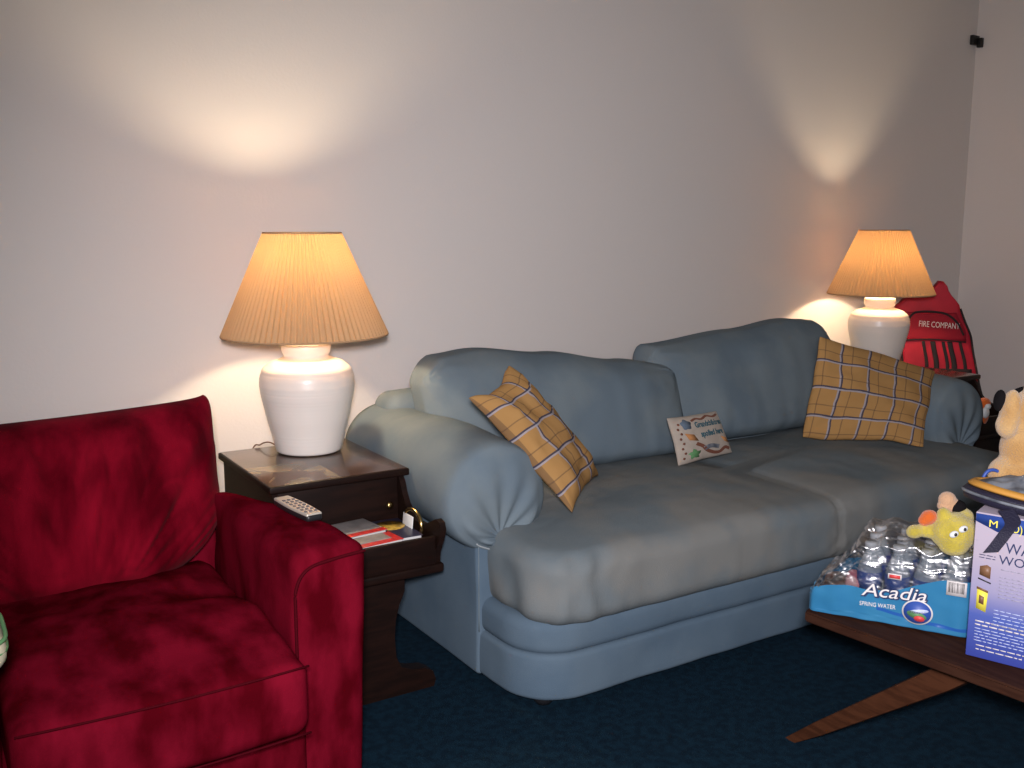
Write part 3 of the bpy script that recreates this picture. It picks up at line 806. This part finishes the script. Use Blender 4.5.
# ------------------------------------------------------------------ coffee table
cz = .42
ct = thing('coffee_table', (2.1, 1.0, 0), 'low brown wooden table with splayed legs at the lower right', 'table')
poly = [(1.815, 1.548), (1.835, 1.56), (2.56, 1.62), (2.62, 1.58), (2.70, .35), (2.66, .30), (1.98, .26), (1.94, .29)]
tp_ = bmesh.new(); prism(poly, lambda u, v, w2: Vector((u, v, cz - w2)), .026, tp_)
bmesh.ops.bevel(tp_, geom=[e for e in tp_.edges if abs(e.calc_face_angle(0)) > .6], offset=.004, segments=2, affect='EDGES')
obj('table_top', tp_, 'wood_top', ct, sharp=35)
for (x, yt, yfoot, xf_) in ((1.98, 1.18, 1.66, 1.925), (2.48, 1.22, 1.70, 2.53), (2.05, .62, .14, 2.0), (2.52, .66, .18, 2.57)):
    bm = bmesh.new(); a = Vector((x, yt, .395)); b = Vector((xf_, yfoot, .0)); R0, R1 = .030, .014; vs = []
    d = (b - a).normalized()
    for k in range(7):
        t = k / 6; p = a.lerp(b, t); r = R0 + (R1 - R0) * t; ring = []
        for i in range(12):
            an = 2 * pi * i / 12 + pi / 12; c_, s_ = cos(an), sin(an); q = (abs(c_) ** 6 + abs(s_) ** 6) ** (-1 / 6)
            if k == 6: ring.append(bm.verts.new((p.x + r * c_ * q, p.y + r * 1.3 * s_ * q, 0)))
            elif k == 0: ring.append(bm.verts.new((p.x + r * c_ * q, p.y + r * 1.3 * s_ * q, .395)))
            else: ring.append(bm.verts.new((p.x + r * c_ * q, p.y + r * s_ * q * .8, p.z + r * s_ * q * .8)))
        vs.append(ring)
    for k in range(6):
        for i in range(12): bm.faces.new((vs[k][i], vs[k][(i+1) % 12], vs[k+1][(i+1) % 12], vs[k+1][i]))
    bm.faces.new(vs[0]); bm.faces.new(vs[-1])
    obj('leg', bm, 'wood_leg', ct, sharp=60)

# ------------------------------------------------------------------ shrink-wrapped water pack
PA = Vector((1.819, 1.5475, cz + .001)); PD = Vector((.488, -.873, 0)); PN = Vector((.873, .488, 0)); PL, PW = .374, .225
pk = thing('water_bottle_pack', tuple(PA), 'shrink-wrapped pack of bottled water in blue film on the low table', 'water pack')
def pw(u, v, z): return PA + PD * u + PN * v + Vector((0, 0, z))
def wrap_mat():
    m = bpy.data.materials.new('printed_shrink_film'); m.use_nodes = True; nt = m.node_tree; b = nt.nodes['Principled BSDF']; out = nt.nodes['Material Output']
    b.inputs['Roughness'].default_value = .22; b.inputs['Coat Weight'].default_value = .3
    uv = N(nt, 'ShaderNodeUVMap'); sp = N(nt, 'ShaderNodeSeparateXYZ'); nt.links.new(uv.outputs[0], sp.inputs[0])
    u, z = sp.outputs[0], sp.outputs[1]
    n = N(nt, 'ShaderNodeTexNoise'); n.inputs['Scale'].default_value = 9; nt.links.new(uv.outputs[0], n.inputs['Vector'])
    c = mixc(nt, n.outputs['Fac'], (.015, .12, .28), (.05, .24, .40))
    # dark wave near the bottom right
    wv = math_node(nt, 'ADD', .030, math_node(nt, 'MULTIPLY', math_node(nt, 'SINE', math_node(nt, 'MULTIPLY', u, 14)), .010))
    c = mixc(nt, math_node(nt, 'MULTIPLY', band(nt, math_node(nt, 'SUBTRACT', z, wv), -.004, .004), math_node(nt, 'GREATER_THAN', u, .16)), c, (.02, .10, .35))
    nt.links.new(c, b.inputs['Base Color'])
    tr = N(nt, 'ShaderNodeBsdfTransparent'); gl = N(nt, 'ShaderNodeBsdfGlossy'); gl.inputs['Roughness'].default_value = .27
    n3 = N(nt, 'ShaderNodeTexNoise'); n3.inputs['Scale'].default_value = 26; n3.inputs['Detail'].default_value = 2
    tc = N(nt, 'ShaderNodeTexCoord'); nt.links.new(tc.outputs['Object'], n3.inputs['Vector'])
    bp = N(nt, 'ShaderNodeBump'); bp.inputs['Strength'].default_value = 1; bp.inputs['Distance'].default_value = .012
    nt.links.new(n3.outputs['Fac'], bp.inputs['Height']); nt.links.new(bp.outputs[0], gl.inputs['Normal'])
    clear = N(nt, 'ShaderNodeMixShader'); clear.inputs[0].default_value = .5
    nt.links.new(tr.outputs[0], clear.inputs[1]); nt.links.new(gl.outputs[0], clear.inputs[2])
    # print line: rises and falls along the pack
    ln = math_node(nt, 'ADD', math_node(nt, 'ADD', .055, math_node(nt, 'MULTIPLY', u, .22)), math_node(nt, 'MULTIPLY', math_node(nt, 'SINE', math_node(nt, 'MULTIPLY', u, 26)), .010))
    fx = math_node(nt, 'GREATER_THAN', z, ln)
    mx = N(nt, 'ShaderNodeMixShader'); nt.links.new(fx, mx.inputs[0]); nt.links.new(b.outputs[0], mx.inputs[1]); nt.links.new(clear.outputs[0], mx.inputs[2])
    nt.links.new(mx.outputs[0], out.inputs[0]); return m
M['film'] = wrap_mat()
hgt = interp([(0, .06), (.04, .105), (.085, .165), (.12, .20), (.24, .205), (.40, .205)])
def pack_surf():
    h0 = .5
    bm = bmesh.new(); uvl = bm.loops.layers.uv.new('UVMap')
    def fn(q):
        u = q.x + PL / 2; v = q.y + PW / 2; s = q.z + h0; H = hgt(max(0, u))
        z = s * H
        back = (1 - .25 * (v / PW)) if u < .1 else 1
        z *= back
        if s > .7:
            cu = (u / .0667) % 1; cv = (v / .0588) % 1
            z += (.006 * (cos(2 * pi * (cu - .5)) + cos(2 * pi * (cv - .5))) - .004) * min(1, (s - .7) / .3) + .008 * nz((u, v, 0), 22, 4)
        k = .003 * nz((u, v, z), 30, 2) + .003 * cos(2 * pi * (u / .0667)) * (1 if .1 < s < .9 else .3)
        if q.y < -PW / 2 + .01: v -= k
        if s > .75: v += (.5 - v / PW) * .012
        return Vector((u, v, max(0.0, z)))
    softbox((PL / 2, PW / 2, h0), .03, .012, fn, bm=bm, k=4)
    # the vertical axis above is in unit heights: refine front rows
    for f in bm.faces:
        for l in f.loops: l[uvl].uv = (l.vert.co.x, l.vert.co.z)
    for v in bm.verts: v.co = pw(v.co.x, v.co.y, v.co.z)
    return bm
obj('shrink_film', pack_surf(), 'film', pk)
# bottles inside
def clear_plastic():
    m = bpy.data.materials.new('clear_bottle_plastic'); m.use_nodes = True; b = m.node_tree.nodes['Principled BSDF']
    b.inputs['Base Color'].default_value = (.75, .85, .92, 1); b.inputs['Roughness'].default_value = .1; b.inputs['Alpha'].default_value = .42
    return m
M['pet'] = clear_plastic()
first = None
for i in range(4):
    for j in range(3):
        c = pw(.135 + i * .0625, .042 + j * .071, .004)
        if first is None:
            bm = solid_lathe([(.024, 0), (.0285, .006), (.0285, .055), (.027, .062), (.0285, .07), (.0285, .11), (.022, .138), (.012, .155), (.0115, .168)], c, 20)
            first = obj('bottle', bm, 'pet', None, base=c); first.parent = pk; first.location = c - PA
            cp = obj('bottle_cap', solid_lathe([(.0145, .166), (.0145, .18), (.013, .182)], (c.x, c.y, c.z), 16), 'cap_blue', None, base=c); cp.parent = first; cp.location = (0, 0, 0)
            lb = obj('bottle_label', solid_lathe([(.0291, .07), (.0291, .112)], (c.x, c.y, c.z), 20), 'text_blue', None, base=c); lb.parent = first; lb.location = (0, 0, 0)
        else:
            k = copy_tree(first, pk); k.location = c - PA
# loose wrapped things showing at the slumped end
obj('pink_packet', softbox((.035, .03, .016), .014, .01, lambda q: q + Vector((0, 0, .006 * nz(q, 40, 1))), T(*pw(.115, .05, .082)) @ RZ(-1.06) @ RX(.3)), 'pink', pk)
obj('brown_packet', softbox((.045, .07, .02), .016, .01, lambda q: q + Vector((0, 0, .008 * nz(q, 30, 2))), T(*pw(.055, .12, .032)) @ RZ(-1.06) @ RY(-.35)), 'brownbag', pk)
# big print on the front of the film
def on_pack(off=.0): return lambda c: pw(c.x + .005, -.0065 - off - c.z, c.y)
def pk_text(s, h, u, z, width, m, off, offset=0, shear=.22, slope=.0):
    tb = text_bm(s, h, depth=.0008, offset=offset, shear=shear, width=width)
    map_bm(tb, lambda c: Vector((c.x + u, c.y + z + slope * c.x, c.z))); obj('lettering', map_bm(tb, on_pack(off)), m, pk)
pk_text('Acadia', .0315, .119, .066, .148, 'text_navy', .0, offset=.0022, slope=.06)
pk_text('Acadia', .0315, .121, .0675, .142, 'print_white', .001, slope=.06)
pk_text('SPRING WATER', .0105, .118, .042, .080, 'print_white', .0012, shear=0, slope=.05)
obj('emblem', map_bm(disc(0.2455, .048, .0335, .0295, 36, .001), on_pack(.0)), 'print_white', pk)
obj('emblem_picture', map_bm(disc(0.2455, .048, .030, .0265, 36, .001), on_pack(.001)), 'text_blue', pk)
obj('emblem_picture', map_bm(disc(0.2445, .041, .022, .009, 16, .001, rot=-.2), on_pack(.002)), 'green_print', pk)
obj('emblem_picture', map_bm(disc(0.2485, .051, .022, .005, 12, .001, rot=.2), on_pack(.002)), 'text_pale', pk)
obj('emblem_picture', map_bm(disc(0.2505, .034, .012, .007, 10, .001), on_pack(.003)), 'red_print', pk)
def pbox(u0, u1, z0, z1, off, m, nm, slope=.03):
    bm = prism([(u0, z0), (u1, z0), (u1, z1), (u0, z1)], lambda u, v, w2: Vector((u, v, w2)), .0008)
    obj(nm, map_bm(bm, on_pack(off)), m, pk)
pbox(.177, .207, .118, .131, .0, 'print_white', 'shop_badge'); pbox(.180, .204, .1205, .1285, .001, 'red_print', 'shop_badge')
pbox(.303, .345, .102, .136, .0, 'print_white', 'barcode')
bc = bmesh.new(); x = .307
random.seed(3)
while x < .341:
    wv_ = random.choice((.0009, .0016, .0007)); prism([(x, .109), (x + wv_, .109), (x + wv_, .133), (x, .133)], lambda u, v, w2: Vector((u, v, w2)), .0006, bc); x += wv_ + random.choice((.0009, .0015))
obj('barcode', map_bm(bc, on_pack(.001)), 'black', pk)

# ------------------------------------------------------------------ science kit box
BXO = Vector((1.921, 1.192, cz + .001)); BD = Vector((.324, -.946, 0)); BN = Vector((.946, .324, 0)); BL, BW, BH = .34, .38, .325
kb = thing('toy_box', tuple(BXO), 'tall white and blue printed carton at the right edge of the low table', 'box')
def bw(u, z, d=0): return BXO + BD * u + BN * d + Vector((0, 0, z))
def carton():
    m = bpy.data.materials.new('printed_carton'); m.use_nodes = True; nt = m.node_tree; b = nt.nodes['Principled BSDF']; b.inputs['Roughness'].default_value = .35
    tc = N(nt, 'ShaderNodeTexCoord'); sp = N(nt, 'ShaderNodeSeparateXYZ'); nt.links.new(tc.outputs['Object'], sp.inputs[0])
    r = N(nt, 'ShaderNodeValToRGB'); e = r.color_ramp.elements; e[0].position = .02; e[0].color = (.04, .06, .30, 1); e[1].position = .72; e[1].color = (.44, .385, .46, 1)
    k = e.new(.30); k.color = (.08, .12, .40, 1); k = e.new(.47); k.color = (.32, .30, .46, 1)
    f = math_node(nt, 'DIVIDE', sp.outputs[2], BH); nt.links.new(f, r.inputs[0]); nt.links.new(r.outputs[0], b.inputs['Base Color']); return m
M['carton'] = carton()
X = Matrix(((BD.x, BN.x, 0, BXO.x), (BD.y, BN.y, 0, BXO.y), (0, 0, 1, BXO.z), (0, 0, 0, 1)))
obj('carton', box(0, BL, 0, BW, 0, BH, .002, xf=X), 'carton', kb, sharp=40)
def bpoly(poly, off, m, nm):
    bm = prism(poly, lambda u, v, w2: bw(u, v, -.0004 - off - w2), .0006); obj(nm, bm, m, kb)
bpoly([(.001, .322), (.001, .305), (.045, .288), (.082, .292), (.16, .285), (.33, .285), (.33, .322)], 0, 'text_blue', 'blue_header')
def btext(s, h, u, z, width, m, off=.0005, shear=0):
    tb = text_bm(s, h, depth=.0006, width=width, shear=shear); obj('lettering', map_bm(tb, lambda c: bw(c.x + u, c.y + z, -.0006 - off - c.z)), m, kb)
btext('M', .016, .028, .297, .016, 'yellow_print'); btext('(O)', .018, .066, .293, .026, 'yellow_print')
btext('WATER', .024, .063, .246, .098, 'text_navy'); btext('WONDERS', .020, .052, .220, .135, 'text_navy')
# unreadable small print as rows of fine lines
def lines(u0, u1, z0, n, dz, th, m, jag=.03):
    bm = bmesh.new()
    for i in range(n):
        z = z0 - i * dz; e_ = u1 - random.random() * jag; u = u0
        while u < e_:
            l = min(e_, u + .006 + random.random() * .012); prism([(u, z), (l, z), (l, z + th), (u, z + th)], lambda a, b, c: bw(a, b, -.0005 - c), .0005, bm); u = l + .0025
    obj('small_print', bm, m, kb)
lines(.057, .2, .207, 1, .01, .0018, 'text_grey'); lines(.056, .2, .190, 7, .0075, .0016, 'text_grey')
lines(.05, .2, .115, 5, .008, .0016, 'text_pale'); lines(.015, .15, .082, 2, .008, .003, 'print_white'); lines(.015, .14, .066, 5, .0068, .0016, 'text_pale')
lines(.02, .13, .028, 2, .009, .0022, 'print_white'); lines(.005, .022, .262, 1, .01, .0015, 'text_grey'); lines(.013, .045, .232, 2, .006, .0016, 'text_navy', 0)
bpoly([(.016, .188), (.038, .182), (.038, .208), (.030, .212), (.016, .207)], 0, 'brown_print', 'product_picture')
bpoly([(.014, .178), (.040, .171), (.040, .174), (.014, .181)], 0, 'black', 'product_picture')
bpoly([(.014, .112), (.034, .106), (.036, .150), (.014, .156)], 0, 'yellow_print', 'product_picture')
bpoly([(.013, .156), (.036, .150), (.036, .155), (.013, .161)], .0006, 'brown_print', 'product_picture')
bpoly([(.019, .125), (.029, .122), (.029, .14), (.019, .143)], .0006, 'brown_print', 'product_picture')

# ------------------------------------------------------------------ cap lying on the carton
top = cz + .001 + BH
hc = BXO + BD * .075 + BN * .10; hx_, hy_ = hc.x, hc.y
hat = thing('cap', (hx_, hy_, top), 'dark cap with orange band lying upside down on the printed carton', 'cap')
ha = atan2(BD.y, BD.x)
def hp_(a, rx, ry, z): 
    x, y = rx * cos(a), ry * sin(a); return (hx_ + x * cos(ha) - y * sin(ha), hy_ + x * sin(ha) + y * cos(ha), top + z)
def ring_strip(prof, m, nm, n=64):
    bm = bmesh.new(); R_ = []
    for rx, ry, z in prof: R_.append([bm.verts.new(hp_(2 * pi * i / n, rx, ry, z + .006 * sin(2 * 2 * pi * i / n))) for i in range(n)])
    for k in range(len(R_)):
        a, b = R_[k], R_[(k + 1) % len(R_)]
        for i in range(n): bm.faces.new((a[i], a[(i + 1) % n], b[(i + 1) % n], b[i]))
    return obj(nm, bm, m, hat)
ring_strip([(.105, .078, .002), (.125, .092, .008), (.128, .095, .026), (.120, .088, .036), (.108, .078, .028)], 'navy_nylon', 'brim')
ring_strip([(.117, .085, .036), (.1185, .0865, .042), (.106, .078, .050), (.098, .072, .046)], 'hat_orange', 'band')
ring_strip([(.128, .095, .020), (.131, .098, .022), (.131, .098, .026), (.128, .095, .028)], 'hat_grey', 'brim_edge')
bm = bmesh.new(); n = 40; prev = None
for k in range(11):
    f = 1 - k / 10; row = [bm.verts.new(Vector(hp_(2 * pi * i / n, .099 * f + .0001, .073 * f + .0001, .044 + .028 * (1 - f) + .014 * nz((f * cos(2*pi*i/n), f * sin(2*pi*i/n), 0), 3, 2) * (1 - f ** 6)))) for i in range(n)]
    if prev:
        for i in range(n): bm.faces.new((prev[i], prev[(i + 1) % n], row[(i + 1) % n], row[i]))
    prev = row
bmesh.ops.remove_doubles(bm, verts=prev, dist=.001)
obj('crown', bm, 'hat_grey', hat)
# strap hanging down the front of the carton
sp_ = smooth_path([bw(.062, .325 + .02, -.022), bw(.075, .318, -.012), bw(.064, .295, -.007), bw(.050, .268, -.006), bw(.036, .243, -.006)], 6)
bm = bmesh.new(); L = []
wd_ = BD * .015 + Vector((0,0,.004))
for p in sp_:
    L.append([bm.verts.new(p - wd_ - BN * .002), bm.verts.new(p + wd_ - BN * .002), bm.verts.new(p + wd_ + BN * .001), bm.verts.new(p - wd_ + BN * .001)])
for a, b in zip(L, L[1:]):
    for i in range(4): bm.faces.new((a[i], a[(i + 1) % 4], b[(i + 1) % 4], b[i]))
bm.faces.new(L[0]); bm.faces.new(L[-1])
obj('strap', bm, 'navy_nylon', hat, sharp=40)

# ------------------------------------------------------------------ plush dog standing behind the cap, on the carton
dg_ = BXO + BD * .005 + BN * .225
dog = thing('plush_dog', (dg_.x, dg_.y, top), 'tan plush dog with black nose sitting on the carton at the right edge', 'plush toy')
def dl(r, b, z): return tuple(Vector((dg_.x, dg_.y, top)) + Vector((.86, -.51, 0)) * r + Vector((.51, .86, 0)) * b + Vector((0, 0, z)))
DA = atan2(-.51, .86)
obj('dog_body', blobs([(dl(.045, 0, .040), (.085, .06, .05), (0, 0, DA)), (dl(.050, 0, .10), (.066, .055, .07), (0, 0, DA)), (dl(.065, 0, .185), (.075, .06, .055), (0, 0, DA)),
     (dl(.035, 0, .155), (.042, .045, .04), (0, 0, DA)), (dl(-.008, -.012, .185), (.021, .03, .055), (0, .08, DA)), (dl(-.014, -.012, .155), (.022, .03, .030), (0, 0, DA)),
     (dl(.085, 0, .235), (.055, .05, .04), (0, 0, DA)), (dl(-.0, -.05, .022), (.045, .024, .022), (0, 0, DA)), (dl(.10, -.05, .022), (.05, .024, .022), (0, 0, DA))], .005, 4), 'plush_tan', dog)
obj('nose', blobs([(dl(-.026, .004, .210), (.011, .02, .026), (0, .1, DA))], .003, 2), 'plush_black', dog)
obj('ear', blobs([(dl(.022, .02, .226), (.030, .012, .009), (0, -.45, DA)), (dl(.105, -.055, .20), (.018, .012, .045), (0, 0, DA))], .003, 3), 'plush_black', dog)
for b_ in (-.042, .02):
    obj('eye', blobs([(dl(.045 - .01 * (b_ > 0), b_ * 1.15, .215), .007)], .002, 1), 'black', dog)
lp = smooth_path([dl(-.055, -.02, .012), dl(-.062, -.02, .035), dl(-.05, -.02, .052), dl(-.03, -.02, .05), dl(-.015, -.02, .03)])
obj('loop', tube(lp, .004), 'text_blue', hat)

# ------------------------------------------------------------------ yellow plush lying on the water pack
yc = Vector((1.998, 1.297, .66))
yp = thing('plush_animal', (yc.x, yc.y, .63), 'yellow plush toy with two small eyes lying on the water pack', 'plush toy')
RV = Vector((.847, -.531, 0)); FV = Vector((.531, .847, 0))
def yl(r, u, f=0): return tuple(yc + RV * r + Vector((0, 0, u)) + FV * f)
YA = atan2(RV.y, RV.x)
obj('plush_body', blobs([(yl(.005, .0), (.052, .05, .045), (0, 0, YA)), (yl(.0, -.025, -.018), (.034, .03, .026), (0, 0, YA)), (yl(-.018, .036, .0), (.017, .017, .022), (0, -.3, YA)),
     (yl(.035, .03, .02), (.022, .03, .02), (0, 0, YA)), (yl(-.05, -.002, .015), (.026, .022, .017), (0, .1, YA)), (yl(-.078, -.004, .012), (.02, .02, .016), (0, -.3, YA))], .004, 5), 'plush_yellow', yp)
for r_, u_ in ((-.014, .008), (.006, .020)):
    obj('eye', blobs([(yl(r_, u_, -.046 if r_ < 0 else -.046), (.011, .006, .008), (0, -.4, YA))], .002, 1), 'eye_white', yp)
    obj('pupil', blobs([(yl(r_ + .001, u_ + .001, -.052), (.0042, .003, .0042))], .0012, 1), 'black', yp)
obj('foot', blobs([(yl(-.048, .030, .012), (.020, .018, .017), (0, -.5, YA)), (yl(-.058, .022, .012), (.013, .014, .013))], .003, 3), 'plush_orange', yp)
obj('foot', blobs([(yl(.000, .066, .03), (.020, .020, .020), (0, 0, YA)), (yl(.010, .054, .03), (.022, .02, .018), (0, 0, YA)), (yl(-.006, .052, .03), (.016, .018, .014), (0, 0, YA))], .003, 3), 'plush_peach', yp)
obj('collar', blobs([(yl(.020, .052, .025), (.022, .02, .016), (0, 0, YA))], .003, 3), 'plush_black', yp)
